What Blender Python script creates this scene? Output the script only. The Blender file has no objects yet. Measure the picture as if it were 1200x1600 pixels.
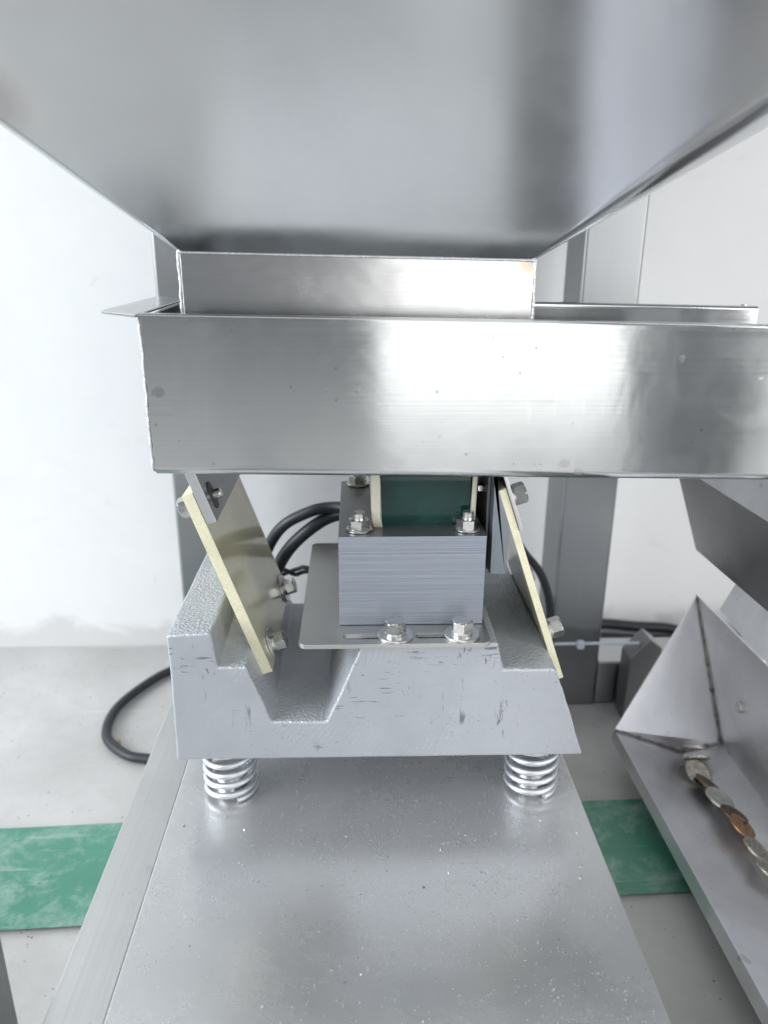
import bpy, bmesh, math, random
from mathutils import Vector, Matrix
R = math.radians
random.seed(7)
S = bpy.context.scene
COL = S.collection

# ---------------------------------------------------------------- camera
YW, PT, RL = R(2.2), R(19.3), R(0.4)
fw = Vector((math.sin(YW)*math.cos(PT), math.cos(YW)*math.cos(PT), -math.sin(PT)))
rt = Vector((math.cos(YW), -math.sin(YW), 0)); up = rt.cross(fw)
r2 = rt*math.cos(RL) + up*math.sin(RL); u2 = up*math.cos(RL) - rt*math.sin(RL)
cd = bpy.data.cameras.new('camera'); cam = bpy.data.objects.new('camera', cd); COL.objects.link(cam)
cam.matrix_world = Matrix(((r2.x, u2.x, -fw.x, 0), (r2.y, u2.y, -fw.y, 0), (r2.z, u2.z, -fw.z, .455), (0, 0, 0, 1)))
cd.sensor_fit = 'VERTICAL'; cd.sensor_height = 36; cd.sensor_width = 27; cd.lens = 27.0
cd.clip_start = .01; cd.clip_end = 100
cd.dof.use_dof = True; cd.dof.focus_distance = .46; cd.dof.aperture_fstop = 6.5
S.camera = cam

# ---------------------------------------------------------------- light
w = bpy.data.worlds.new('World'); S.world = w; w.use_nodes = True
bg = w.node_tree.nodes['Background']; bg.inputs[0].default_value = (.90, .95, 1, 1); bg.inputs[1].default_value = .24

def area(name, loc, target, sx, sy, power, col=(1, 1, 1)):
    l = bpy.data.lights.new(name, 'AREA'); l.shape = 'RECTANGLE'; l.size = sx; l.size_y = sy
    l.energy = power; l.color = col
    o = bpy.data.objects.new(name, l); COL.objects.link(o); o.location = loc
    o.rotation_euler = (Vector(target)-Vector(loc)).to_track_quat('-Z', 'Y').to_euler()
    return o
area('window_light', (-2.4, -.45, 1.2), (0, .5, .25), 2.0, 1.7, 80, (.93, .965, 1))
area('added_tray_band_light', (.385, -1.2, .85), (.385, .4, .85), .65, 1.66, 5.6, (1, 1, .98))  # unseen panel added to make the bright band reflected in the tray
area('added_far_band_light', (1.75, -1.2, .85), (1.75, .4, .85), 1.15, 1.66, 31, (1, .99, .98))  # unseen panel added for the tray's right-hand band and the right wall
area('ceiling_light', (-.2, -.9, 2.7), (0, .6, .3), 2.6, .9, 10, (.95, .98, 1))
S.view_settings.view_transform = 'Standard'; S.view_settings.look = 'None'
S.view_settings.gamma = 1; S.view_settings.exposure = 0.26

# ---------------------------------------------------------------- material helpers
class NT:
    def __init__(s, name):
        s.m = bpy.data.materials.new(name); s.m.use_nodes = True; s.t = s.m.node_tree
        s.b = s.t.nodes['Principled BSDF']
        s.co = s.t.nodes.new('ShaderNodeTexCoord'); s.bumps = None
        s.geo = s.t.nodes.new('ShaderNodeNewGeometry')
    def n(s, k, **kw):
        x = s.t.nodes.new(k)
        for a, v in kw.items(): setattr(x, a, v)
        return x
    def l(s, a, b): s.t.links.new(a, b)
    def world(s, scale=(1, 1, 1), rot=(0, 0, 0), loc=(0, 0, 0)):
        mp = s.n('ShaderNodeMapping'); s.l(s.geo.outputs['Position'], mp.inputs[0])
        mp.inputs['Scale'].default_value = scale; mp.inputs['Rotation'].default_value = rot; mp.inputs['Location'].default_value = loc
        return mp.outputs[0]
    def noise(s, vec, scale, detail=3, rough=.5, dist=0):
        x = s.n('ShaderNodeTexNoise'); s.l(vec, x.inputs['Vector']); x.inputs['Scale'].default_value = scale
        x.inputs['Detail'].default_value = detail; x.inputs['Roughness'].default_value = rough; x.inputs['Distortion'].default_value = dist
        return x.outputs['Fac']
    def voro(s, vec, scale, feat='F1', rnd=1):
        x = s.n('ShaderNodeTexVoronoi', feature=feat); s.l(vec, x.inputs['Vector']); x.inputs['Scale'].default_value = scale
        x.inputs['Randomness'].default_value = rnd
        return x.outputs['Distance']
    def mr(s, v, a, b, c, d):
        x = s.n('ShaderNodeMapRange'); s.l(v, x.inputs[0])
        for i, q in enumerate((a, b, c, d)): x.inputs[i+1].default_value = q
        return x.outputs[0]
    def mul(s, a, b, op='MULTIPLY'):
        x = s.n('ShaderNodeMath', operation=op)
        for i, q in enumerate((a, b)):
            if isinstance(q, (int, float)): x.inputs[i].default_value = q
            else: s.l(q, x.inputs[i])
        return x.outputs[0]
    def mix(s, f, a, b):
        x = s.n('ShaderNodeMix', data_type='RGBA')
        if isinstance(f, (int, float)): x.inputs[0].default_value = f
        else: s.l(f, x.inputs[0])
        for i, q in ((6, a), (7, b)):
            if isinstance(q, tuple): x.inputs[i].default_value = (*q[:3], 1)
            else: s.l(q, x.inputs[i])
        return x.outputs[2]
    def set(s, k, v):
        i = s.b.inputs[k]
        if isinstance(v, (int, float)): i.default_value = v
        elif isinstance(v, tuple): i.default_value = (*v, 1) if len(v) == 3 and i.type == 'RGBA' else v
        else: s.l(v, i)
    def bump(s, h, strength, dist):
        x = s.n('ShaderNodeBump'); s.l(h, x.inputs['Height']); x.inputs['Strength'].default_value = strength; x.inputs['Distance'].default_value = dist
        if s.bumps: s.l(s.bumps, x.inputs['Normal'])
        s.bumps = x.outputs[0]; s.l(s.bumps, s.b.inputs['Normal'])

def steel(name, base=(.62, .63, .64), rough=.27, brush='X', aniso=.6, tint=.06, stain=.0, grain=.25, seed=0., speck=0., scratch=0., wave=.10, metal=1., smear=.07):
    """brushed stainless: brush = world axis the grain runs along"""
    a = NT(name)
    sc = {'X': (2, 900, 900), 'Y': (900, 2, 900), 'Z': (900, 900, 2)}[brush]
    g = a.noise(a.world(sc, loc=(seed, seed, seed)), 1, 2, .6)
    big = a.noise(a.world((1, 1, 1), loc=(seed, 0, 0)), 9, 4, .55, .6)
    sm = a.noise(a.world((1, 1, 1), loc=(0, seed+3, 0)), 34, 4, .6, 1.2)
    col = a.mix(a.mr(big, .35, .68, 0, 1), tuple(c*(1-tint) for c in base), tuple(min(1, c*(1+tint)) for c in base))
    col = a.mix(a.mr(g, .2, .8, 0, grain), col, tuple(c*.80 for c in base))
    ro = a.mul(a.mr(big, .3, .7, rough-.04, rough+.05), a.mr(sm, .45, .75, 0, smear), 'ADD')
    ro = a.mul(ro, a.mr(g, .2, .8, -.12*grain, .2*grain), 'ADD')
    if stain:
        # rings and smears of dried liquid
        v = a.voro(a.world((1, 1, 1.3), loc=(seed, 1, 2)), 38)
        sp = a.mr(a.mul(v, a.mr(sm, .3, .7, -.10, .10), 'ADD'), .09, .13, 1, 0)
        gate = a.mr(a.noise(a.world(loc=(4, seed, 1)), 24, 2), .50, .56, 0, 1)
        sp = a.mul(a.mul(sp, gate), stain)
        col = a.mix(sp, col, (.34, .34, .33)); ro = a.mul(ro, a.mul(sp, .25), 'ADD')
        v2 = a.voro(a.world((1, 1, 1), loc=(seed+2, 5, 2)), 130)
        s2 = a.mul(a.mul(a.mr(v2, .07, .12, 1, 0), a.mr(a.noise(a.world(loc=(1, seed, 8)), 30, 2), .51, .57, 0, 1)), stain)
        col = a.mix(s2, col, (.22, .22, .22))
    if scratch:
        wv = a.noise(a.world((22, 22, 340), rot=(.1, .35, .2), loc=(seed, 3, 0)), 1, 3, .6, .4)
        wv2 = a.noise(a.world((330, 330, 26), rot=(0, .5, .2), loc=(seed, 9, 0)), 1, 3, .6, .4)
        ms = a.mr(a.noise(a.world(loc=(7, seed, 3)), 34, 2), .54, .60, 0, 1)
        sc1 = a.mul(a.mul(a.mr(wv, .61, .65, 0, 1), ms), scratch)
        sc2 = a.mul(a.mul(a.mr(wv2, .63, .66, 0, 1), ms), scratch)
        col = a.mix(sc1, col, (.25, .25, .25)); col = a.mix(sc2, col, (.95, .95, .95))
        ro = a.mul(ro, a.mul(sc1, .2), 'ADD')
    if speck:
        # settled metal dust
        nz = a.noise(a.world(), 2600, 2, .7)
        gate = a.noise(a.world(), 7, 3)
        dn = a.mul(a.mr(nz, .62, .70, 0, 1), a.mr(gate, .40, .62, .15, 1))
        col = a.mix(a.mul(dn, speck), col, (.86, .87, .88)); ro = a.mul(ro, a.mul(dn, .3), 'ADD')
    a.set('Base Color', col); a.set('Metallic', metal); a.set('Roughness', ro)
    if aniso:
        a.set('Anisotropic', aniso)
        tv = a.n('ShaderNodeCombineXYZ')
        d = {'X': (0, .35, 1), 'Y': (1, 0, .3), 'Z': (1, .4, 0)}[brush]
        for i in range(3): tv.inputs[i].default_value = d[i]
        a.l(tv.outputs[0], a.b.inputs['Tangent'])
    a.bump(g, .06*min(1, grain*4), .0004); a.bump(big, wave, .004)
    return a.m

def plain(name, base, rough=.5, metal=0., bscale=0, bstr=.2, bdist=.0005, var=.08, vscale=40, spec=.5):
    a = NT(name); v = a.noise(a.world(), vscale, 4, .6)
    a.set('Base Color', a.mix(a.mr(v, .3, .7, 0, 1), tuple(c*(1-var) for c in base), tuple(min(1, c*(1+var)) for c in base)))
    a.set('Roughness', a.mr(v, .3, .7, max(.03, rough-.06), rough+.06)); a.set('Metallic', metal)
    a.b.inputs['Specular IOR Level'].default_value = spec
    if bscale: a.bump(a.noise(a.world(), bscale, 4, .65), bstr, bdist)
    return a.m

M = {}
M['hopper'] = steel('hopper_steel', (.57, .585, .60), .16, 'X', .3, .04, 0, .04, 1.3, wave=.006, smear=.03)
M['neck'] = steel('neck_steel', (.60, .60, .60), .20, 'X', .55, .05, 0, .12, 5.1)
def heat_tint(m, c, r, k0=1., warm=True):
    t = m.node_tree; b = t.nodes['Principled BSDF']; src = b.inputs['Base Color'].links[0].from_socket
    g = t.nodes.new('ShaderNodeNewGeometry'); d = t.nodes.new('ShaderNodeVectorMath'); d.operation = 'DISTANCE'; d.inputs[1].default_value = c
    t.links.new(g.outputs['Position'], d.inputs[0])
    k = t.nodes.new('ShaderNodeMapRange'); k.inputs[1].default_value = 0; k.inputs[2].default_value = r; t.links.new(d.outputs['Value'], k.inputs[0])
    cr = t.nodes.new('ShaderNodeValToRGB'); e = cr.color_ramp.elements
    e[0].position = 0; e[0].color = (.30, .28, .34, .7*k0); e[1].position = 1; e[1].color = (.9, .7, .4, 0)
    q = e.new(.35); q.color = (.50, .36, .20, .6) if warm else (.36, .31, .28, .8*k0); q = e.new(.65); q.color = (.62, .56, .42, .3) if warm else (.42, .38, .35, .4*k0)
    t.links.new(k.outputs[0], cr.inputs[0])
    mx = t.nodes.new('ShaderNodeMix'); mx.data_type = 'RGBA'; t.links.new(cr.outputs['Alpha'], mx.inputs[0]); t.links.new(src, mx.inputs[6]); t.links.new(cr.outputs['Color'], mx.inputs[7])
    t.links.new(mx.outputs[2], b.inputs['Base Color'])
heat_tint(M['hopper'], (-.158, .3775, .512), .024, .55, False)
heat_tint(M['neck'], (.0925, .420, .4462), .013)
M['tray'] = steel('tray_steel', (.59, .605, .61), .15, 'X', .82, .05, .6, .12, 2.2, 0, .08, smear=.05, wave=.045)
M['deck'] = steel('deck_steel', (.68, .685, .69), .27, 'Y', .3, .06, 0, .03, 3.7, 0, wave=.03, metal=.72, smear=.03)
M['bar'] = steel('bar_steel', (.70, .70, .69), .34, 'Y', .4, .05, .2, .4, 8.1)
M['post'] = steel('post_steel', (.36, .37, .38), .36, 'Z', .5, .04, 0, .25, 4.4, wave=.02, smear=.02)
M['beam'] = steel('beam_steel', (.50, .51, .52), .30, 'X', .5, .04, 0, .3, 6.4, wave=.02)
M['trough'] = steel('trough_steel', (.78, .78, .805), .42, 'Y', .1, .16, .4, .1, 9.2, wave=.12)  # mottled tint paints cloudy reflections into the sheet colour
M['chute'] = steel('shaded_chute_steel', (.38, .37, .37), .32, 'Y', .2, .12, .5, .1, 11.2)  # darker base paints in the shade on the chute's down-facing walls
M['bracket'] = steel('bracket_aluminium', (.60, .61, .63), .36, 'Z', .4, .08, 0, .5, 12.)
M['dark_bracket'] = steel('dark_bracket_aluminium', (.30, .33, .37), .34, 'Z', .4, .08, 0, .5, 13.)
M['plate'] = plain('matte_stainless', (.56, .56, .55), .42, 1, 900, .05, .0002, .05)
M['bolt'] = plain('bolt_zinc', (.62, .62, .60), .24, 1, 0, var=.04, vscale=200)
M['washer'] = plain('washer_zinc', (.66, .66, .65), .30, 1, 900, .1, .0002)
M['spring'] = plain('spring_zinc', (.74, .76, .79), .45, 1, 700, .3, .0002, .06)
M['dark_steel'] = plain('dark_steel', (.16, .17, .18), .42, .8, 700, .15, .0003)
M['coil'] = plain('green_lacquered_winding', (.003, .040, .036), .17, 0, 160, .12, .0006, .35, 60, .35)
M['bobbin'] = plain('cream_bobbin', (.62, .60, .50), .6, 0, 260, .5, .001, .1)
M['cable'] = plain('black_cable_rubber', (.022, .026, .034), .42, 0, 500, .1, .0003)
M['wire'] = plain('thin_black_wire', (.03, .035, .04), .4)
M['tie'] = plain('pale_blue_tie', (.55, .62, .70), .4)
M['weld'] = plain('weld_scale', (.22, .19, .17), .45, .8, 700, .4, .0008, .4, 200)
M['bright_weld'] = plain('polished_weld', (.72, .72, .74), .24, 1, 420, .5, .0012, .1)
M['flake'] = plain('aluminium_filings', (.86, .87, .88), .3, .9)
M['grit_and_slot_shade'] = plain('dark_grit', (.08, .08, .08), .7)
M['crumb'] = plain('tan_crumb', (.50, .40, .27), .7)
M['coin_silver'] = plain('cupronickel', (.62, .58, .50), .26, 1, 1100, .6, .0006, .25, 300)
M['coin_bright'] = plain('bright_nickel', (.80, .79, .72), .22, 1, 1100, .5, .0005, .15, 300)
M['coin_copper'] = plain('copper_bronze', (.62, .36, .20), .28, 1, 1100, .6, .0006, .25, 300)
M['coin_dark'] = plain('tarnished_bronze', (.26, .20, .14), .34, 1, 1100, .6, .0006, .3, 300)

# wall plaster
a = NT('white_plaster'); p = a.world()
n1 = a.noise(p, 4, 5, .6, .4); n2 = a.noise(p, 40, 4, .6); n3 = a.noise(a.world((1, 1, 1.6)), 13, 5, .65, .8)
sep = a.n('ShaderNodeSeparateXYZ'); a.l(a.geo.outputs['Position'], sep.inputs[0])
c = a.mix(a.mr(n1, .35, .65, 0, 1), (.82, .83, .845), (.89, .895, .90))
c = a.mix(a.mr(n3, .60, .72, 0, .35), c, (.70, .70, .71))
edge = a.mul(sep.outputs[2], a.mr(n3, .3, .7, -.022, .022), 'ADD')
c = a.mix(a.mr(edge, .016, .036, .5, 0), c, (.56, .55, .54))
fl = a.mul(a.mr(n2, .66, .70, 0, 1), a.mr(n3, .5, .62, 0, 1))
c = a.mix(a.mul(fl, .35), c, (.6, .6, .6))
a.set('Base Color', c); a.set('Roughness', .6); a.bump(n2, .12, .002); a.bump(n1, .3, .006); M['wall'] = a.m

def concrete(a):
    p = a.world(); n1 = a.noise(p, 5, 6, .62, .5); n2 = a.noise(p, 60, 5, .65); n3 = a.noise(p, 420, 3, .6)
    c = a.mix(a.mr(n1, .32, .68, 0, 1), (.43, .425, .415), (.62, .615, .605))
    c = a.mix(a.mr(n2, .5, .75, 0, .35), c, (.44, .43, .42))
    pit = a.mul(a.mr(a.voro(p, 150), .10, .16, 1, 0), a.mr(a.noise(p, 38, 3), .50, .60, 0, 1))
    c = a.mix(a.mul(pit, .8), c, (.13, .13, .13))
    st = a.mr(a.noise(a.world((3, 60, 1), rot=(0, 0, .3)), 1, 3, .6, .8), .64, .70, 0, .5)
    c = a.mix(st, c, (.74, .73, .72))
    return c, n1, n2, n3, pit
a = NT('pale_concrete'); c, n1, n2, n3, pit = concrete(a)
a.set('Base Color', c); a.set('Roughness', a.mr(n1, .3, .7, .42, .6)); a.bump(n3, .2, .0008); a.bump(pit, -.4, .001); M['floor'] = a.m
a = NT('worn_green_floor_paint'); c, n1, n2, n3, pit = concrete(a)
wear_and_glare = a.mul(a.mr(a.noise(a.world(loc=(2, 1, 0)), 30, 7, .75, .4), .46, .68, 0, .75), a.mr(n2, .3, .6, .3, 1))  # worn patches, also carrying the washed-out tone of strong light
scr = a.mr(a.noise(a.world((9, 130, 1), rot=(0, 0, .5), loc=(3, 0, 0)), 1, 3, .6, 1.2), .66, .71, 0, .6)
g = a.mix(a.mr(n1, .3, .7, 0, 1), (.055, .22, .155), (.09, .29, .205))
g = a.mix(wear_and_glare, g, (.44, .56, .50)); g = a.mix(a.mul(scr, .5), g, (.50, .57, .53))
a.set('Base Color', g); a.set('Roughness', a.mr(n2, .3, .7, .28, .45)); a.bump(n3, .12, .0005); M['green'] = a.m

# silver painted casting: rough sand-cast skin and the milled end face
a = NT('silver_cast_skin'); p = a.world()
n1 = a.noise(p, 620, 3, .6); n2 = a.noise(p, 26, 4, .6); n3 = a.voro(p, 560, 'SMOOTH_F1')
c = a.mix(a.mr(n2, .3, .7, 0, 1), (.49, .515, .555), (.57, .595, .635))
sx = a.n('ShaderNodeSeparateXYZ'); a.l(p, sx.inputs[0])
a.set('Base Color', c); a.set('Metallic', .35); a.set('Roughness', a.mr(n1, .3, .7, .34, .5))
a.bump(n1, .7, .0014); a.bump(n3, .55, .0013); M['cast'] = a.m
a = NT('silver_milled_face'); p = a.world()
n1 = a.noise(p, 300, 4, .6); n2 = a.noise(p, 18, 4, .6, .5)
arc = a.n('ShaderNodeTexWave', wave_type='RINGS', rings_direction='Y'); a.l(a.world(loc=(.16, 0, -.27)), arc.inputs[0])
arc.inputs['Scale'].default_value = 95; arc.inputs['Distortion'].default_value = 2.5; arc.inputs['Detail'].default_value = 2
fine = a.noise(a.world((70, 1, 900), rot=(0, .9, 0), loc=(3, 0, 1)), 1, 3, .6, .6)
am = a.mul(a.mul(a.mr(a.noise(a.world(loc=(4, 0, 0)), 22, 3), .52, .66, 0, 1), a.mr(arc.outputs['Fac'], .5, 1, 0, 1)), a.mr(fine, .45, .6, 0, 1))
c = a.mix(a.mr(n2, .3, .7, 0, 1), (.45, .472, .508), (.52, .54, .575))
sc1 = a.noise(a.world((260, 1, 45), rot=(0, .45, 0)), 1, 4, .7, .9)
sc2 = a.noise(a.world((50, 1, 420), rot=(0, -.12, 0), loc=(1, 0, 2)), 1, 4, .7, .7)
g1 = a.mr(a.noise(a.world(loc=(9, 0, 5)), 30, 2), .54, .60, 0, 1); g2 = a.mr(a.noise(a.world(loc=(2, 0, 7)), 26, 2), .55, .61, 0, 1)
dk = a.mul(a.mul(a.mr(sc1, .60, .64, 0, 1), g1), a.mul(a.mr(sc2, .61, .65, 0, 1), g2), 'MAXIMUM')
dots = a.mul(a.mr(a.voro(p, 330), .10, .16, 1, 0), a.mr(a.noise(a.world(loc=(6, 0, 6)), 34, 3), .54, .62, 0, 1))
dk = a.mul(dk, dots, 'MAXIMUM')
c = a.mix(a.mul(am, .25), c, (.78, .80, .83)); c = a.mix(a.mul(dk, .8), c, (.14, .15, .18))
a.set('Base Color', c); a.set('Metallic', .45); a.set('Roughness', a.mr(n1, .3, .7, .40, .52))
a.bump(n1, .28, .0009); a.bump(am, .12, .0004); a.bump(dk, -.3, .0006); M['milled'] = a.m

# laminated core: fine horizontal sheet lines
a = NT('laminated_core'); p = a.world((6, 6, 3800)); g = a.noise(p, 1, 2, .7); n2 = a.noise(a.world((14, 14, 700)), 1, 3, .6)
c = a.mix(a.mr(g, .3, .7, 0, 1), (.27, .30, .35), (.44, .475, .54)); c = a.mix(a.mr(n2, .4, .7, 0, .5), c, (.27, .29, .33))
a.set('Base Color', c); a.set('Metallic', .75); a.set('Roughness', .42); a.bump(g, .5, .0004); M['core'] = a.m
M['core_top'] = plain('core_top_sheet', (.25, .255, .265), .36, .8, 300, .15, .0006, .15)

# glass-epoxy leaf: pale straw edges with dark fibre lines, glossy grey-olive faces
a = NT('fibreglass_edge'); n1 = a.noise(a.world(), 900, 3, .7); n2 = a.noise(a.world((1, 1, 1)), 60, 4)
c = a.mix(a.mr(n1, .35, .65, 0, 1), (.72, .68, .47), (.84, .81, .62)); c = a.mix(a.mr(n2, .5, .7, 0, .3), c, (.55, .50, .32))
a.set('Base Color', c); a.set('Roughness', .62); a.bump(n1, .4, .0006); M['leaf_edge'] = a.m
a = NT('fibreglass_face'); n1 = a.noise(a.world(), 22, 4, .6, .5)
a.set('Base Color', a.mix(a.mr(n1, .3, .7, 0, 1), (.50, .47, .32), (.60, .565, .38))); a.set('Roughness', a.mr(n1, .3, .7, .13, .24)); a.b.inputs['Coat Weight'].default_value = .6
a.b.inputs['Coat Roughness'].default_value = .12; a.bump(n1, .05, .002); M['leaf_face'] = a.m
# heat-tinted weld corner
a = NT('heat_tint_steel'); n1 = a.noise(a.world(), 120, 3)
a.set('Base Color', a.mix(a.mr(n1, .3, .7, 0, 1), (.58, .40, .18), (.50, .47, .50))); a.set('Metallic', 1.); a.set('Roughness', .3); M['tint'] = a.m

# ---------------------------------------------------------------- object helpers
def obj(name, bm, mats, parent=None, smooth=None, loc=None):
    me = bpy.data.meshes.new(name); bmesh.ops.recalc_face_normals(bm, faces=bm.faces)
    bm.to_mesh(me); bm.free()
    for m in (mats if isinstance(mats, (list, tuple)) else [mats]): me.materials.append(M[m] if isinstance(m, str) else m)
    o = link(name, me, parent, smooth)
    if smooth is not None and smooth <= 40:
        wn = o.modifiers.new('wn', 'WEIGHTED_NORMAL'); wn.keep_sharp = True; wn.mode = 'FACE_AREA'
    return o
def link(name, me, parent=None, smooth=None, mw=None):
    o = bpy.data.objects.new(name, me); COL.objects.link(o)
    if smooth is not None:
        for p in me.polygons: p.use_smooth = True
        me.set_sharp_from_angle(angle=R(smooth))
    if mw is not None: o.matrix_world = mw
    if parent:
        o.parent = parent
        o.matrix_parent_inverse = Matrix.Translation(-ROOT.get(parent.name, Vector((0, 0, 0))))
    return o
ROOT = {}
def thing(name, label, cat, loc=(0, 0, 0), group=None):
    o = bpy.data.objects.new(name, None); COL.objects.link(o); o.location = loc; o.empty_display_size = .02
    ROOT[o.name] = Vector(loc); tag(o, label, cat, group); return o
def tag(o, label=None, cat=None, group=None, kind=None):
    if label: o['label'] = label
    if cat: o['category'] = cat
    if group: o['group'] = group
    if kind: o['kind'] = kind
    return o
def bevel(bm, wd, seg=2, ang=25):
    es = [e for e in bm.edges if len(e.link_faces) == 2 and e.calc_face_angle(0) > R(ang)]
    bmesh.ops.bevel(bm, geom=es, offset=wd, segments=seg, profile=.5, affect='EDGES', clamp_overlap=True)
    return bm
def prism(pts, a, b, axis='Y'):
    """polygon in the plane across `axis`, extruded from a to b"""
    bm = bmesh.new()
    f = {'Y': lambda u, v, t: (u, t, v), 'X': lambda u, v, t: (t, u, v), 'Z': lambda u, v, t: (u, v, t)}[axis]
    A = [bm.verts.new(f(u, v, a)) for u, v in pts]; B = [bm.verts.new(f(u, v, b)) for u, v in pts]
    bm.faces.new(A); bm.faces.new(B[::-1]); n = len(pts)
    for i in range(n): bm.faces.new((A[i], A[(i+1) % n], B[(i+1) % n], B[i]))
    bmesh.ops.recalc_face_normals(bm, faces=bm.faces)
    return bm
def box(x0, x1, y0, y1, z0, z1, bv=0, seg=2):
    bm = prism([(x0, y0), (x1, y0), (x1, y1), (x0, y1)], z0, z1, 'Z')
    if bv: bevel(bm, bv, seg)
    return bm
def crom(pts, k=8):
    P = [Vector(p) for p in pts]; P = [2*P[0]-P[1]]+P+[2*P[-1]-P[-2]]; o = []
    for i in range(1, len(P)-2):
        for j in range(k):
            t = j/k; a, b, c, d = P[i-1:i+3]
            o.append(.5*((2*b)+(c-a)*t+(2*a-5*b+4*c-d)*t*t+(3*b-a-3*c+d)*t**3))
    o.append(P[-2]); return o
def tube(path, r, n=10, bm=None):
    bm = bm or bmesh.new(); rings = []; prev = None
    for i, p in enumerate(path):
        t = (path[min(i+1, len(path)-1)]-path[max(i-1, 0)]).normalized()
        if prev is None:
            q = t.orthogonal().normalized()
        else:
            q = (prev - t*prev.dot(t)).normalized()
        prev = q; s = t.cross(q)
        rr = r(i/(len(path)-1)) if callable(r) else r
        rings.append([bm.verts.new(p+(q*math.cos(2*math.pi*k/n)+s*math.sin(2*math.pi*k/n))*rr) for k in range(n)])
    for A, B in zip(rings, rings[1:]):
        for k in range(n): bm.faces.new((A[k], A[(k+1) % n], B[(k+1) % n], B[k]))
    bm.faces.new(rings[0][::-1]); bm.faces.new(rings[-1]); return bm
def lathe(prof, n=24):
    """profile (r, z) spun about Z; closed at r=0 ends"""
    bm = bmesh.new(); rings = []
    for r, z in prof:
        rings.append([bm.verts.new((r*math.cos(2*math.pi*k/n), r*math.sin(2*math.pi*k/n), z)) for k in range(n)] if r > 1e-7 else [bm.verts.new((0, 0, z))])
    for A, B in zip(rings, rings[1:]):
        for k in range(n):
            v = [A[k % len(A)], A[(k+1) % len(A)], B[(k+1) % len(B)], B[k % len(B)]]
            u = list(dict.fromkeys(v))
            if len(u) > 2: bm.faces.new(u)
    return bm
def flat(outer, holes, z0, z1):
    """flat plate with holes, built through a filled 2D curve"""
    cu = bpy.data.curves.new('c', 'CURVE'); cu.dimensions = '2D'; cu.fill_mode = 'BOTH'; cu.extrude = (z1-z0)/2; cu.bevel_depth = .0003; cu.bevel_resolution = 1
    for pl in [outer]+holes:
        s = cu.splines.new('POLY'); s.points.add(len(pl)-1); s.use_cyclic_u = True
        for i, (x, y) in enumerate(pl): s.points[i].co = (x, y, 0, 1)
    o = bpy.data.objects.new('c', cu); COL.objects.link(o)
    me = bpy.data.meshes.new_from_object(o.evaluated_get(bpy.context.evaluated_depsgraph_get()))
    bpy.data.objects.remove(o); bm = bmesh.new(); bm.from_mesh(me); bpy.data.meshes.remove(me)
    for v in bm.verts: v.co.z += (z0+z1)/2
    return bm
def rrect(x0, x1, y0, y1, r, n=5):
    o = []
    r4 = r if isinstance(r, tuple) else (r, r, r, r)
    for (sx_, sy_, s), r in zip(((1, 0, -90), (1, 1, 0), (0, 1, 90), (0, 0, 180)), r4):
        cx = x1-r if sx_ else x0+r; cy = y1-r if sy_ else y0+r
        for k in range(n+1):
            t = R(s+90*k/n); o.append((cx+r*math.cos(t), cy+r*math.sin(t)))
    return o

# hex bolt head + stub, washer, nut: built once, axis +Z, seat at z=0
def hexhead(af, h, dome=True):
    bm = bmesh.new(); n = 24; r = af/2/math.cos(R(30))
    def ring(rad, z, hx):
        o = []
        for k in range(n):
            t = 2*math.pi*k/n; q = (t+R(30)) % R(60)-R(30)
            rr = af/2/math.cos(q) if hx else rad
            rr = min(rr, rad); o.append(bm.verts.new((rr*math.cos(t), rr*math.sin(t), z)))
        return o
    rs = [ring(r*.97, 0, 1), ring(r*1.01, h*.05, 1), ring(r*1.01, h*.84, 1), ring(af*.535, h*.93, 1), ring(af*.465, h*.995, 0), ring(af*.30, h, 0)]
    for A, B in zip(rs, rs[1:]):
        for k in range(n): bm.faces.new((A[k], A[(k+1) % n], B[(k+1) % n], B[k]))
    bm.faces.new(rs[0][::-1]); bm.faces.new(rs[-1]); return bm
def to_me(name, bm, mat, ang=30, sm=True):
    me = bpy.data.meshes.new(name); bmesh.ops.recalc_face_normals(bm, faces=bm.faces); bm.to_mesh(me); bm.free(); me.materials.append(M[mat])
    for p in me.polygons: p.use_smooth = sm
    if sm: me.set_sharp_from_angle(angle=R(ang))
    return me
ME_BOLT = to_me('hex_bolt', hexhead(.0125, .0075), 'bolt', sm=False)
ME_BOLT_S = to_me('hex_bolt_small', hexhead(.010, .0062), 'bolt', sm=False)
ME_WASH = to_me('washer', lathe([(.0042, 0), (.0105, 0), (.0108, .0004), (.0108, .0013), (.0104, .0017), (.0042, .0017), (.0042, 0)], 32), 'washer')
ME_LOCK = to_me('lock_washer', lathe([(.0042, 0), (.0068, 0), (.0070, .0005), (.0070, .0016), (.0066, .002), (.0042, .002), (.0042, 0)], 24), 'washer')
nb = hexhead(.0115, .006)
nb2 = lathe([(.0036, .004), (.0036, .0095), (.0030, .0103), (0, .0103)], 16)
tmp = bpy.data.meshes.new('t'); nb2.to_mesh(tmp); nb2.free(); nb.from_mesh(tmp); ME_NUT = to_me('hex_nut', nb, 'bolt', sm=False)
def orient(p, d, spin=0):
    q = Vector(d).to_track_quat('Z', 'Y').to_matrix().to_4x4()
    return Matrix.Translation(Vector(p)) @ q @ Matrix.Rotation(spin, 4, 'Z')
def put(name, me, p, d, parent, spin=0, scale=1, root=None):
    o = bpy.data.objects.new(name, me); COL.objects.link(o)
    o.matrix_world = orient(p, d, spin) @ Matrix.Scale(scale, 4); o.parent = parent
    o.matrix_parent_inverse = Matrix.Translation(-ROOT.get(parent.name, Vector((0, 0, 0)))); return o
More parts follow.
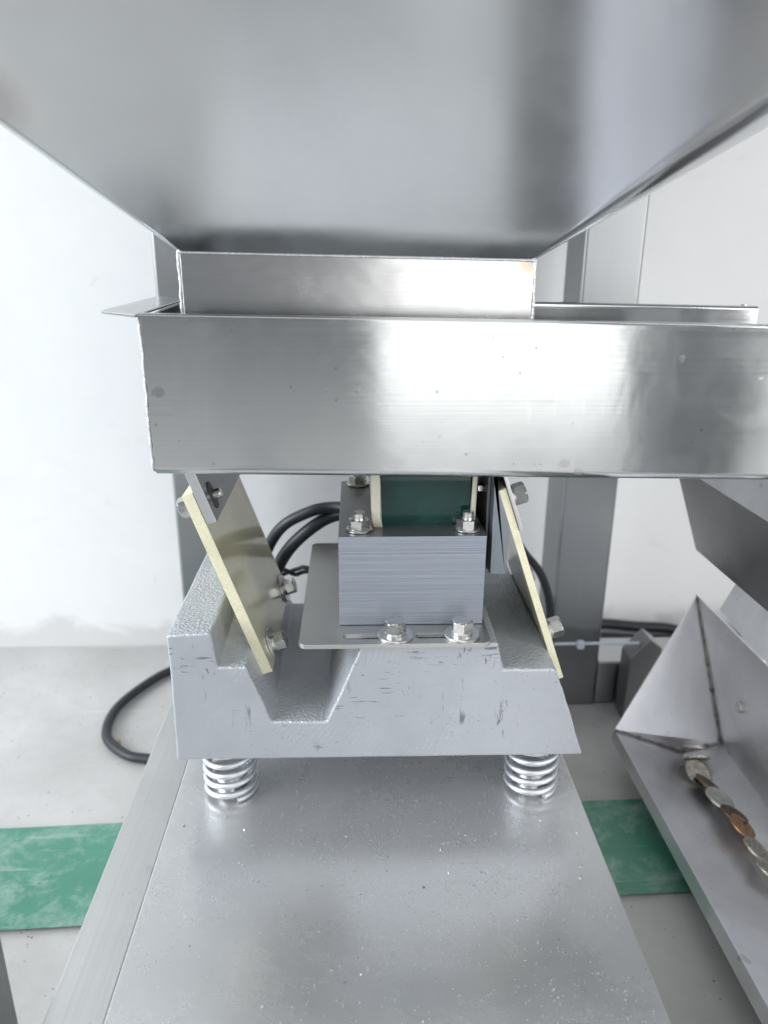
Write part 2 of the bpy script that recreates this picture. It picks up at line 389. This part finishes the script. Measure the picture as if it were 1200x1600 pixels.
def bolted(parent, root, p, d, spin=0, s=1, wash=True, lock=True, me=None, ws=1.0):
    d = Vector(d).normalized(); p = Vector(p); off = 0
    if wash: put('washer', ME_WASH, p, d, parent, 0, ws, root); off = .0017*ws
    if lock: put('lock_washer', ME_LOCK, p+d*off, d, parent, 0, s, root); off += .002*s
    put('hex_bolt', me or ME_BOLT, p+d*off, d, parent, spin, s, root)

# ================================================================ setting
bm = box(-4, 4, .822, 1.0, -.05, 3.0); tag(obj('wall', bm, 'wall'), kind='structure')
bm = bmesh.new(); bm.faces.new([bm.verts.new(v) for v in ((-4, -4, 0), (4, -4, 0), (4, .9, 0), (-4, .9, 0))])
tag(obj('floor', bm, 'floor'), kind='structure')
def sx(x, y0): return y0+.0375*(x+.2915)
bm = bmesh.new(); n = 60
T = [bm.verts.new((-4+8*i/n, sx(-4+8*i/n, .5153)+random.uniform(-.0012, .0012), .004)) for i in range(n+1)]
B = [bm.verts.new((-4+8*i/n, sx(-4+8*i/n, .4140)+random.uniform(-.0012, .0012), .004)) for i in range(n+1)]
for i in range(n): bm.faces.new((B[i], B[i+1], T[i+1], T[i]))
tag(obj('floor_marking', bm, 'green'), kind='structure')

# ================================================================ machine frame
fr = thing('tube_stand', 'stainless square-tube stand with two tall posts between feeder and white wall', 'stand', (.04, .71, 0)); fo = ROOT[fr.name]
def tubebox(name, x0, x1, y0, y1, z0, z1, mat, parent, bv=.003): return obj(name, box(x0, x1, y0, y1, z0, z1, bv, 3), mat, parent, 40)
tubebox('post', .1955, .2475, .684, .744, 0, 1.3, 'post', fr)
tubebox('post', -.1695, -.119, .684, .744, 0, 1.3, 'post', fr)
tubebox('post', .355, .455, -.16, -.06, 0, 1.3, 'post', fr)
tubebox('cross_beam', -.119, .1955, .686, .736, .0005, .05, 'beam', fr)
tubebox('cross_beam', .2475, .80, .686, .738, .0005, .05, 'beam', fr)
tubebox('cross_beam', -.119, .1955, .69, .74, 1.1, 1.15, 'beam', fr)

# near leg at the left picture edge
leg = tubebox('near_upright', -.235, -.1785, .255, .300, 0, .16, 'post', None)
tag(leg, 'dark grey out-of-focus upright cut off at the lower left edge', 'upright')

# deck: folded cover plate, frame bars
dk = thing('base_platform', 'dusty brushed stainless platform with a raised deck plate under the springs', 'platform', (0, .3, .05)); do = ROOT[dk.name]
obj('frame_bar', box(-.1475, -.1191, -.25, .684, .05, .1106, .0007, 3), 'bar', dk, 40)
obj('frame_bar', box(.1135, .1405, -.25, .684, .05, .106, .0022, 3), 'bar', dk, 40)
obj('deck_plate', box(-.1190, .1462, -.25, .60, .1065, .1114, .0010, 3), 'deck', dk, 40)
DZ = .1114

# ================================================================ feeder
fd = thing('vibratory_feeder', 'stainless tray feeder on silver cast base with electromagnet and straw-edged leaf springs', 'feeder', (.0, .48, DZ)); fdo = ROOT[fd.name]

# --- base casting
cp = [(-.1118, .1520), (-.1106, .2190), (-.1108, .2385), (-.0850, .2398), (-.0828, .2170), (-.0656, .2169), (-.0523, .1787), (-.0185, .1782),
      (.0030, .2302), (.0838, .2312), (.0880, .2135), (.1203, .2132), (.1419, .1508)]
Y0, Y1 = .402, .567
bm = prism(cp, Y0, Y1)
bevel(bm, .0016, 3, 20)
bmesh.ops.recalc_face_normals(bm, faces=bm.faces)
for f in bm.faces:
    f.material_index = 1 if (f.normal.y < -.9 or f.normal.y > .9) else 0
from mathutils import noise as mn
bmesh.ops.triangulate(bm, faces=[f for f in bm.faces if len(f.verts) > 4])
for _ in range(5):
    le = [e for e in bm.edges if e.calc_length() > .009]
    if not le: break
    bmesh.ops.subdivide_edges(bm, edges=le, cuts=1); bmesh.ops.triangulate(bm, faces=[f for f in bm.faces if len(f.verts) > 4])
for v in bm.verts:
    d = mn.noise_vector(v.co*110)*.0004+mn.noise_vector(v.co*32)*.0004
    flatf = v.co.y < Y0+.0004
    v.co += Vector((d.x, 0 if flatf else d.y*.5, d.z if v.co.z > .156 and not (abs(v.co.z-.231) < .002) else 0))
casting = obj('base_casting', bm, ['cast', 'milled'], fd, 35)
casting['label'] = 'silver painted cast block with milled scratched front face'

# --- coil springs on the deck
def spring(cx, cy):
    z0, z1, turns, rad, wr = DZ+.0022, .1500, 5.6, .0158, .0021
    path = []; N = 190
    for i in range(N+1):
        t = i/N; ang = t*turns*2*math.pi - 1.2
        e = .10
        if t < e: zz = t*.35
        elif t > 1-e: zz = 1-(1-t)*.35
        else: zz = e*.35+(t-e)/(1-2*e)*(1-2*e*.35)
        path.append(Vector((cx+rad*math.cos(ang), cy+rad*math.sin(ang), z0+(z1-z0)*zz)))
    return obj('coil_spring', tube(path, wr, 10), 'spring', fd, 60)
for cx, cy in ((-.0838, .4260), (.1158, .4240)):
    s = spring(cx, cy)
    g = lathe([(0, DZ+.0004), (.0105, DZ+.0004), (.0105, DZ+.014), (.0095, DZ+.0155), (0, DZ+.0155)], 20)
    for v in g.verts: v.co.x += cx; v.co.y += cy
    obj('guide_stud', g, 'washer', s, 40)

# --- leaf springs
SL = .35
nrm = Vector((1, 0, SL)).normalized(); axd = Vector((-SL, 0, 1)).normalized()
TH = .0068
LY0, LY1 = .424, .543
def leaf(x200, za, zb, label, TH=.0068):
    """x200: x of its left face at z = .2"""
    b = Vector((x200-SL*(za-.2), 0, za)); L = (zb-za)/axd.z
    q = [b, b+nrm*TH, b+nrm*TH+axd*L, b+axd*L]
    bm = prism([(v.x, v.z) for v in q], LY0, LY1); bevel(bm, .0005, 2, 20)
    bmesh.ops.recalc_face_normals(bm, faces=bm.faces)
    for f in bm.faces: f.material_index = 1 if abs(f.normal.dot(nrm)) > .9 else 0
    o = obj('leaf_spring', bm, ['leaf_edge', 'leaf_face'], fd, 30); o['label'] = label; return o
XL, XR = -.0598, .1248
lfL = leaf(XL, .1985, .3165, 'straw-edged leaf spring plate on the left of the feeder base')
lfR = leaf(XR, .192, .3190, 'straw-edged leaf spring plate on the right of the feeder base', .0046)
def onleaf(x200, z, y, side):          # side 1 = right face, 0 = left face
    return Vector((x200-SL*(z-.2), y, z)) + nrm*((TH if x200 < 0 else .0046)*side)
for y in (.446, .530):
    bolted(lfL, fdo, onleaf(XL, .2065, y, 1)+nrm*.0001, nrm, .3+y*9, .86, ws=1.0)
    bolted(lfR, fdo, onleaf(XR, .2145, y, 1)+nrm*.0001, nrm, .5+y*7, .95, ws=.9)
    bolted(lfL, fdo, onleaf(XL, .3070, y-.008, 0)-nrm*.0001, -nrm, .2+y*5, .9, ws=.8, lock=False)
    bolted(lfR, fdo, onleaf(XR, .3060, y, 1)+nrm*.0026, nrm, .1+y*8, .95, ws=.72)
# clamp strip over the right leaf's top
b = onleaf(XR, .2925, 0, 1)+nrm*.0002; L = .042
q = [b, b+nrm*.0022, b+nrm*.0022+axd*L, b+axd*L]
obj('clamp_strip', bevel(prism([(v.x, v.z) for v in q], LY0-.002, LY1), .0004, 2), 'washer', lfR, 30)
# brackets between leaves and tray
b = onleaf(XL, .2965, 0, 1)+nrm*.0002; L = .043; BT = .0062
q = [b, b+nrm*BT, b+nrm*BT+axd*L, b+axd*L]
bm = bevel(prism([(v.x, v.z) for v in q], LY0, LY1), .0006, 2)
bmesh.ops.recalc_face_normals(bm, faces=bm.faces)
for f in bm.faces: f.material_index = 1 if f.normal.dot(nrm) > .8 else 0
brL = obj('mounting_bracket', bm, ['bracket', 'core_top'], fd, 30)
# dark pad painting the shade of a slotted hole, with bolt end
for y in (.438, .522):
    c0 = onleaf(XL, .3085, y, 1)+nrm*(BT+.0003)
    sl = prism(rrect(-.0042, .0042, -.0085, .0085, .0041), 0, .0006, 'Z')
    put('slot_shade', to_me('slot_shade', sl, 'grit_and_slot_shade'), c0, nrm, brL, 0, 1, fdo)
    put('bolt_end', to_me('bolt_end', lathe([(0, 0), (.0032, 0), (.0032, .004), (.0026, .0048), (0, .0048)], 16), 'bolt'), c0+nrm*.0006, nrm, brL, 0, 1, fdo)
bm = bevel(prism([(.0805, .338), (.0805, .266), (.0905, .266), (.0905, .2985), (.0838, .3172), (.0805, .3265)], LY0, LY1), .0006, 2)
obj('mounting_bracket', bm, 'dark_bracket', fd, 30)
ar = obj('armature', bevel(prism([(.0785, .336), (.0785, .2540), (.0865, .2545), (.0895, .2655), (.0803, .2655), (.0803, .336)], .434, .536), .0005, 2), 'dark_steel', fd, 30)
for y, z in ((.452, .312), (.452, .286)): put('screw_head', ME_BOLT_S, (.0784, y, z), (-1, 0, 0), ar, .2, .55, fdo)

# --- slotted mounting plate
sl = [rrect(-.0085, .030, .4025, .4095, .0034, 6), rrect(.0345, .0735, .4025, .4095, .0034, 6)]
bm = flat(rrect(-.0338, .0785, .3968, .557, .0045, 5), sl, .2319, .2342)
mp = obj('mounting_plate', bm, 'plate', fd, 30); PZ = .23455
for x, s in ((.0228, .25), (.0625, .05)): bolted(mp, fdo, (x, .406, PZ), (0, 0, 1), s, .92, lock=True, ws=1.0)
# --- magnet core and coil
CZ = .2925
bm = box(-.0106, .0770, .420, .532, PZ+.0002, CZ, .0005, 2); bmesh.ops.recalc_face_normals(bm, faces=bm.faces)
for f in bm.faces: f.material_index = 1 if f.normal.z > .9 else 0
core = obj('magnet_core', bm, ['core', 'core_top'], fd, 30)
for x, y, s in ((.0018, .4315, .2), (.0668, .4315, .5), (.0014, .523, .7)):
    put('washer', ME_WASH, (x, y, CZ+.0002), (0, 0, 1), core, 0, .74, fdo); put('hex_nut', ME_NUT, (x, y, CZ+.0015), (0, 0, 1), core, s, .98, fdo)
# coil body: rounded winding about the X axis, sunk in the core's window
prof = rrect(.4385, .520, CZ-.010, .3315, .011, 8)
bm = prism(prof, .0150, .0690, 'X')
coil = obj('coil', bm, 'coil', fd, 40)
def flange(x0, x1, y0, seed):
    rnd = random.Random(seed); pr = rrect(y0, .5255, CZ-.004, .3335, .010, 6)
    bm = prism(pr, x0, x1, 'X'); bevel(bm, .0008, 2, 50)
    for v in bm.verts: v.co.x += .0012*math.sin(v.co.z*260+seed)
    obj('bobbin_flange', bm, 'bobbin', coil, 40)
flange(.0092, .0148, .4335, 1.); flange(.0692, .0722, .4345, 4.)

# --- tray
SH = -.0145
def shear(bm, z=SH):
    for v in bm.verts: v.co.z += z*v.co.x
    return bm
tz0, tz1, t, ty0, ty1 = .3346, .4192, .0015, .400, .532
def arcp(cy, cz, r, a0, a1, n=5): return [(cy+r*math.cos(R(a0+(a1-a0)*k/n)), cz+r*math.sin(R(a0+(a1-a0)*k/n))) for k in range(n+1)]
ro = .0042
outer = [(ty0-.0065, tz1-.0030), (ty0-.0070, tz1-.0010)]+arcp(ty0-.0052, tz1-.0018, .0018, 180, 90, 3)+[(ty0-.0015, tz1)]
ol = [(ty0-.0062, tz1-.0026)] + arcp(ty0-.0056, tz1-.0012, .0012, 180, 90, 3) + arcp(ty0-.0008, tz1-.0008, .0008+t, 90, 0, 3)[0:0]
# sheet centreline: front lip -> wall -> floor -> back wall -> back lip
cl = [(ty0-.0046, tz1-.0030), (ty0-.0046, tz1-.0012)] + arcp(ty0-.0036, tz1-.0010, .0010, 180, 90, 3) + arcp(ty0-.0012, tz1-.0020, .0020, 90, 0, 4) \
   + arcp(ty0+ro+.0008, tz0+ro+.0008, ro, 180, 270, 6) + arcp(ty1-ro-.0008, tz0+ro+.0008, ro, 270, 360, 6) + arcp(ty1+.0012, tz1-.0020, .0020, 180, 90, 4) + arcp(ty1+.0046, tz1-.0010, .001, 90, 0, 3) + [(ty1+.0056, tz1-.0030)]
def sheet_strip(cl, th):
    """offset a polyline both ways into a closed thin profile"""
    L, Rr = [], []
    P = [Vector(p) for p in cl]
    for i, p in enumerate(P):
        d = (P[min(i+1, len(P)-1)]-P[max(i-1, 0)]).normalized(); nn = Vector((-d.y, d.x))*th/2
        L.append(tuple(p+nn)); Rr.append(tuple(p-nn))
    return L, Rr
def sweepx(cl, th, xs):
    L, Rr = sheet_strip(cl, th); ring = L+Rr[::-1]; n = len(ring); bm = bmesh.new(); rows = []
    for x in xs: rows.append([bm.verts.new((x, u, v)) for u, v in ring])
    for A, B in zip(rows, rows[1:]):
        for k in range(n): bm.faces.new((A[k], A[(k+1) % n], B[(k+1) % n], B[k]))
    m = len(L)
    for row in (rows[0], rows[-1]):
        for k in range(m-1): bm.faces.new((row[k], row[k+1], row[n-2-k], row[n-1-k]))
    return bm
xs = [-.1075+.3825*i/14 for i in range(15)]
bm = sweepx(cl, t, xs)
for v in bm.verts:       # hand-folded sheet is never dead flat
    k = math.sin((v.co.x+.11)*13)*math.sin(max(0, min(1, (v.co.z-tz0)/.08))*math.pi)
    if abs(v.co.y-ty0) < .004: v.co.y += .0007*k
tray = obj('tray_body', shear(bm), 'tray', fd, 35)
bm = prism(rrect(ty0+.0012, ty1-.0012, tz0+.0012, tz1-.0022, .0035, 4), -.1090, -.1076, 'X'); obj('end_wall', shear(bm), 'tray', tray, 30)
fl = [(-.1092, ty0-.0035), (-.1092, ty1+.003), (-.1315, ty1+.003), (-.1330, .420), (-.1310, .414)]
bm = bevel(prism(fl, tz1-.0017, tz1-.0003, 'Z'), .0004, 1, 40); obj('rim_flange', shear(bm), 'tray', tray, 30)
# weld down the tray's left front corner
path = [Vector((-.1086+random.uniform(-.0003, .0003), ty0+.0006, tz0+.005+i*(tz1-tz0-.010)/26+SH*-.1086)) for i in range(27)]
obj('weld_seam', tube(path, lambda u: .0006+.0002*math.sin(u*47), 8), 'bright_weld', tray, 60)
obj('rim_tab', shear(box(.2665, .2690, ty1+.0035, ty1+.0068, tz1-.001, tz1+.0016, .0005)), 'tray', tray, 30)

# ================================================================ hopper
hp = thing('hopper', 'large tapered stainless hopper emptying through a square neck into the tray', 'hopper', (0, .465, .40)); ho = ROOT[hp.name]
nx0, nx1, ny0, ny1, nz = -.0908, .0948, .420, .512, .4487
hs = -.016
def ringv(bm, x0, x1, y0, y1, r, z, n=7):
    return [bm.verts.new((x, y, z+hs*x)) for x, y in rrect(x0, x1, y0, y1, r, n)]
def loft(levels, close=False):
    bm = bmesh.new(); rs = [ringv(bm, *l) for l in levels]; n = len(rs[0])
    for A, B in zip(rs, rs[1:]):
        for k in range(n): bm.faces.new((A[k], A[(k+1) % n], B[(k+1) % n], B[k]))
    return bm
KL, KR, KF, KB = 1.30, 1.68, .70, .70
lv = []
for i in range(7):
    h = .27*i/6; r = (.003+.60*h, .003+.3*h, .003+.2*h, .0025+.12*h)
    lv.append((nx0-KL*h, nx1+KR*h, ny0-KF*h-.0006*0, ny1+KB*h, r, nz+h))
l = lv[-1]; lv.append((l[0], l[1], l[2], l[3], l[4], l[5]+.15))
lv2 = [(x0+.0015, x1-.0015, y0+.0015, y1-.0015, tuple(q-.0015 for q in r), z) for x0, x1, y0, y1, r, z in lv]
bm = loft(lv+lv2[::-1]); obj('hopper_shell', bm, 'hopper', hp, 30)
bm = loft([(nx0, nx1, ny0, ny1, .0016, nz-.0004), (nx0, nx1, ny0, ny1, .0016, .398), (nx0+.0015, nx1-.0015, ny0+.0015, ny1-.0015, .0008, .398), (nx0+.0015, nx1-.0015, ny0+.0015, ny1-.0015, .0008, nz-.0004)])
nk = obj('neck', bm, 'neck', hp, 30)
# weld beads: down the neck corners, and a heat mark at the right one
for x, dx in ((nx0, -.0002), (nx1, .0002)):
    path = [Vector((x+dx+random.uniform(-.0003, .0003), ny0+.0004, .405+i*(nz-.405)/16+hs*x)) for i in range(17)]
    obj('weld_seam', tube(path, lambda u: .0007+.0002*math.sin(u*40), 8), 'bright_weld', nk, 60)
for x, s in ((nx0, 1), (nx1, -1)):
    b = lathe([(0, .0032), (.0010, .0022), (.0014, 0), (.0010, -.0022), (0, -.0032)], 14)
    for v in b.verts: v.co = Vector((v.co.x*1.3+x+s*.0006, v.co.y*.8+ny0+.0010, v.co.z+nz-.0016+hs*x))
    obj('weld_blob', b, 'bright_weld', nk, 60)
# weld line where neck and cone meet
path = [Vector((nx0+(nx1-nx0)*i/60, ny0+.0002, nz-.0004+hs*(nx0+(nx1-nx0)*i/60))) for i in range(61)]
obj('weld_seam', tube(path, .0007, 8), 'bright_weld', nk, 60)

# ================================================================ lower coin trough
ct = thing('coin_trough', 'open folded stainless trough with dark tack welds holding a row of coins', 'trough', (.29, .45, .0)); co = ROOT[ct.name]
A_, B_, C_, E_ = Vector((.3290, .662, .1365)), Vector((.2353, .590, .0357)), Vector((.2985, .588, .0120)), Vector((.3370, .588, .0205))
YF = -.30
def shell(quads, th, name, mat, parent):
    """thin solid sheets from quads, thickened away from the trough's inside"""
    bm = bmesh.new()
    for q in quads: bm.faces.new([bm.verts.new(v) for v in q])
    bmesh.ops.remove_doubles(bm, verts=bm.verts, dist=1e-6); bmesh.ops.recalc_face_normals(bm, faces=bm.faces)
    fs = list(bm.faces); ex = bmesh.ops.solidify(bm, geom=fs, thickness=th)
    return obj(name, bm, mat, parent, 25)
def fy(p, y, dx=0): return Vector((p.x+dx, y, p.z))
def upper(p): return p
FW = [B_, C_, E_, A_]
shell([(B_, C_, fy(C_, YF), fy(B_, YF, .010))], .0012, 'left_wall', 'trough', ct)
shell([(C_+Vector((.0001, 0, 0)), E_, fy(E_, YF), fy(C_, YF)+Vector((.0001, 0, 0)))], .0012, 'floor_strip', 'trough', ct)
shell([(E_+Vector((.0001, 0, .0001)), A_, fy(A_, YF, .010), fy(E_, YF)+Vector((.0001, 0, .0001)))], .0012, 'right_wall', 'trough', ct)
shell([(B_+Vector((0, .0006, 0)), C_+Vector((0, .0006, 0)), E_+Vector((0, .0006, 0))), (B_+Vector((0, .0006, 0)), E_+Vector((0, .0006, 0)), A_+Vector((0, .0006, 0)))], .0012, 'end_panel', 'trough', ct)
# folded rim along the left wall
v0, v1 = B_, fy(B_, YF, .010)
shell([(v0, v1, v1+Vector((-.0035, 0, -.012)), v0+Vector((-.0025, 0, -.010)))], .0010, 'rim_fold', 'trough', ct)
# weld runs (chains of dark tacks)
def welds(p, q, n, r):
    bm = tube([p.lerp(q, k/24)+Vector((random.uniform(-.0003, .0003)-(.0022 if p.x > .33 else 0), -.0018, .0010)) for k in range(25)], lambda u: .0005+.0002*math.sin(u*60), 6)
    for i in range(n):
        u = (i+.5)/n; c = p.lerp(q, u)+Vector((random.uniform(-.0006, .0006)-(.0022 if p.x > .33 else 0), -.0020, .0014))
        rr = r*random.uniform(.55, 1.1)*(2.2 if i % 5 == 0 else 1)
        bmesh.ops.create_icosphere(bm, subdivisions=1, radius=rr, matrix=Matrix.Translation(c) @ Matrix.Scale(1.9, 4, (q-p).normalized()))
    return bm
for p, q, n in ((B_, C_, 15), (C_, E_, 9), (E_, A_, 30)):
    obj('weld_seam', welds(p, q, n, .00055), 'weld', ct, 60)
# screw on the right wall
put('hex_bolt', ME_BOLT_S, (.3345, .560, .078), (-1, 0, .05), ct, .3, .9, co)

# coins lying along the fold
def coin_mesh(name, d, th, mat):
    r = d/2
    bm = lathe([(0, th*.36), (r*.20, th*.44), (r*.34, th*.36), (r*.50, th*.42), (r*.62, th*.34), (r*.80, th*.36), (r*.86, th*.5), (r*.95, th*.5), (r, th*.40), (r, -th*.40), (r*.95, -th*.5), (r*.86, -th*.5), (r*.80, -th*.36), (r*.4, -th*.42), (0, -th*.36)], 40)
    rnd = random.Random(name)
    for v in bm.verts:
        rr = math.hypot(v.co.x, v.co.y)
        if rr < r*.75 and rr > 1e-6: v.co.z += (1 if v.co.z > 0 else -1)*rnd.uniform(-.06, .10)*th
    return to_me(name, bm, mat, 40)
CM = {k: coin_mesh('coin', d, th, m) for k, d, th, m in (('s', .0235, .0020, 'coin_silver'), ('b', .0245, .0022, 'coin_bright'), ('c', .0225, .0018, 'coin_copper'), ('d', .0225, .0018, 'coin_dark'))}
WN = Vector((.33, 0, 1)).normalized()
coins = [ # y, x-offset, z-offset, kind, normal, label
 (.5735, .0050, .0150, 's', (.10, .62, .78), 'silver coin lying topmost against the trough end panel'),
 (.5640, .0040, .0105, 's', (.05, .70, .70), 'silver coin tucked just under the topmost coin'),
 (.5480, -.0010, .0080, 's', (.30, -.45, .85), 'small worn silver coin below the two leaning topmost coins'),
 (.5330, .0010, .0085, 'd', (.50, .10, .86), 'dark narrow coin between small silver coin and brightest coin'),
 (.5130, .0020, .0095, 'b', (.34, -.06, .92), 'brightest pale nickel coin lying flat in mid row'),
 (.4930, .0045, .0105, 'd', (.36, .10, .90), 'dark brown coin overlapping the copper coin from above'),
 (.4785, .0040, .0115, 'c', (.46, -.10, .86), 'copper-rimmed coin with dark face in the trough'),
 (.4560, .0050, .0095, 's', (.50, -.06, .84), 'dark-faced silver-rimmed coin below the copper coin'),
 (.4350, .0050, .0095, 's', (.42, .08, .88), 'lowest silver coin at the right picture edge'),
]
for i, (y, dx, dz, k, nn, lab) in enumerate(coins):
    o = bpy.data.objects.new('coin', CM[k]); COL.objects.link(o)
    o.matrix_world = orient((.2985+dx, y, .0120+dz), nn, i*1.1)
    tag(o, lab, 'coin', 'coins in the trough')

# ================================================================ upper chute, hanging panel
uc = thing('discharge_chute', 'shade-darkened folded stainless chute hanging below the right end of the tray', 'chute', (.30, .45, .21)); uo = ROOT[uc.name]
U1, U2, U3 = Vector((.2871, .59, .2135)), Vector((.2603, .59, .2869)), Vector((.2610, .59, .3270))
YU = .36
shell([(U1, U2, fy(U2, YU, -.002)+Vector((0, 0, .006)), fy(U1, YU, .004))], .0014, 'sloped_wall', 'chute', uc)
shell([(U2+Vector((0, 0, .0002)), U3, fy(U3, YU, -.002), fy(U2, YU, -.002)+Vector((0, 0, .0062)))], .0014, 'upright_wall', 'trough', uc)  # paler steel puts the brighter lit tone into this wall's colour
W1, W2, W3 = Vector((.3700, .59, .2135)), Vector((.4100, .59, .2869)), Vector((.4100, .59, .3270))
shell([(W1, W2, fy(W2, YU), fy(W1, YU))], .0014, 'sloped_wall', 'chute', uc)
shell([(W2+Vector((0, 0, .0002)), W3, fy(W3, YU), fy(W2, YU)+Vector((0, 0, .0002)))], .0014, 'upright_wall', 'trough', uc)
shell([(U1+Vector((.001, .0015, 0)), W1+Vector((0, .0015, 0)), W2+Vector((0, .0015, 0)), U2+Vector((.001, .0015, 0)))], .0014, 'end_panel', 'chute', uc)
shell([(U2+Vector((.001, .0015, 0.0002)), W2+Vector((0, .0015, .0002)), W3+Vector((0, .0015, 0)), U3+Vector((.001, .0015, 0)))], .0014, 'end_panel', 'trough', uc)
# bright guard sheet between chute and trough
gp = [(.3110, .560, .2010), (.2985, .560, .1720), (.3080, .33, .1500), (.3220, .33, .1960)]
gs = shell([[Vector(v) for v in gp]], .0014, 'guard_sheet', 'trough', None)
tag(gs, 'bright stainless sheet with dark edge between chute and trough', 'sheet')
# bracket block between trough and post
bb = thing('bracket_block', 'small blue-grey metal block between post foot and trough', 'bracket', (.29, .66, .0))
bm = bevel(prism([(.2680, .0), (.2680, .0700), (.2860, .0920), (.2990, .0820), (.2990, .0)], .655, .680), .001, 2)
obj('block_body', bm, 'post', bb, 30)

# ================================================================ cables
def cable(name, pts, r, mat, label, k=10):
    o = obj(name, tube(crom(pts, k), r, 12), mat, None, 60); tag(o, label, 'cable'); return o
cable('power_cable', [(.02, .545, .262), (-.0135, .575, .2575), (-.039, .58, .2515), (-.0653, .585, .2315), (-.085, .60, .18), (-.10, .63, .09), (-.115, .662, .025), (-.15, .675, .0075), (-.19, .685+.07, .006),
      (-.2092, .7507, .006), (-.2303, .7189, .006), (-.2453, .6777, .006), (-.2410, .6347, .006), (-.2158, .6066, .006), (-.192, .5985, .006), (-.15, .592, .006), (-.05, .60, .006), (.05, .63, .006)], .0047, 'cable',
      'thick black cable looping out over the floor left of platform')
cable('power_cable', [(.02, .550, .256), (-.0135, .58, .2500), (-.0395, .58, .2357), (-.0609, .58, .2108), (-.075, .585, .17), (-.08, .60, .10), (-.075, .62, .03), (-.05, .64, .007), (.06, .655, .007)], .0053, 'cable',
      'thickest black cable curving down behind the left leaf spring')
cable('signal_wire', [(.01, .57, .20), (-.0391, .60, .1916), (-.052, .60, .189), (-.0633, .60, .1936), (-.09, .61, .185), (-.11, .63, .12), (-.10, .66, .03), (-.04, .67, .005)], .0018, 'wire', 'upper thin black wire seen between left leaf spring and plate')
cable('signal_wire', [(.01, .57, .190), (-.038, .59, .1985), (-.050, .60, .194), (-.066, .60, .187), (-.088, .61, .17), (-.10, .63, .10), (-.09, .66, .03), (-.03, .675, .005)], .0018, 'wire', 'lower thin black wire crossing another beside the plate')
cable('power_cable', [(.10, .60, .25), (.135, .63, .215), (.1574, .66, .1817), (.176, .665, .157), (.188, .668, .12), (.191, .668, .06), (.185, .66, .006), (.12, .64, .006)], .004, 'cable', 'black cable slanting down between right leaf spring and post')
for i, (z0, z1, y) in enumerate(((.0300, .0230, .808), (.0165, .0130, .798))):
    cable('power_cable', [(.10, y, .007), (.20, y, z0), (.285, y, z0), (.33, y-.002, (z0+z1)/2), (.3756, y-.003, z1), (.44, y-.012, .009), (.55, y-.03, .007)], .0062, 'cable',
          ['rear of two black cables on floor along the wall', 'front of two black cables on floor along the wall'][i])
tie = thing('cable_tie', 'thin pale blue cable tie stretched across the post foot', 'cable tie', (.24, .67, .08))
obj('strap', tube(crom([(.1500, .672, .080), (.1957, .668, .0815), (.235, .668, .0815), (.2781, .662, .0845)], 8), .0016, 8), 'tie', tie, 60)
obj('tie_head', box(.2175, .2245, .663, .669, .0775, .0855, .001), 'tie', tie, 30)

# ================================================================ grit
bm = bmesh.new(); bmesh.ops.create_icosphere(bm, subdivisions=2, radius=.0032)
for v in bm.verts: v.co = v.co*random.uniform(.8, 1.15)+Vector((-.2294, .6294, .0032))
tag(obj('crumb', bm, 'crumb', None, 60), 'tan crumb on the floor inside the cable loop', 'crumb')
def flakes(n, fx, fy_, smin, smax, z):
    bm = bmesh.new()
    for i in range(n):
        x, y = fx(), fy_(); s = random.uniform(smin, smax)*(2.2 if random.random() < .04 else 1); t = random.uniform(0, 6.28); e = random.uniform(.25, 1)
        c, d = math.cos(t), math.sin(t); vs = []
        for u, v in ((-1, -e), (1, -e*.6), (.7, e), (-.8, e*.8)):
            vs.append(bm.verts.new((x+s*(u*c-v*d), y+s*(u*d+v*c), z+random.uniform(0, .6)*s)))
        bot = bm.verts.new((x, y, z-.0001))
        bm.faces.new(vs)
        for k in range(4): bm.faces.new((vs[k], bot, vs[(k+1) % 4]))
    return bm
def fx():
    while 1:
        x = random.uniform(-.11, .140)
        if random.random() < .12+.88*((x+.11)/.25)**1.6: return x
def fyy():
    return random.choice((random.uniform(.20, .47), random.gauss(.38, .03)))
tag(obj('metal_filings', flakes(4200, fx, fyy, .00015, .00045, DZ+.0001), 'flake'), 'fine bright metal filings scattered over the deck plate', 'filings', kind='stuff')
tag(obj('dark_grit', flakes(40, fx, fyy, .00015, .0004, DZ+.0001), 'grit_and_slot_shade'), 'sparse dark grit scattered over the deck plate', 'grit', kind='stuff')
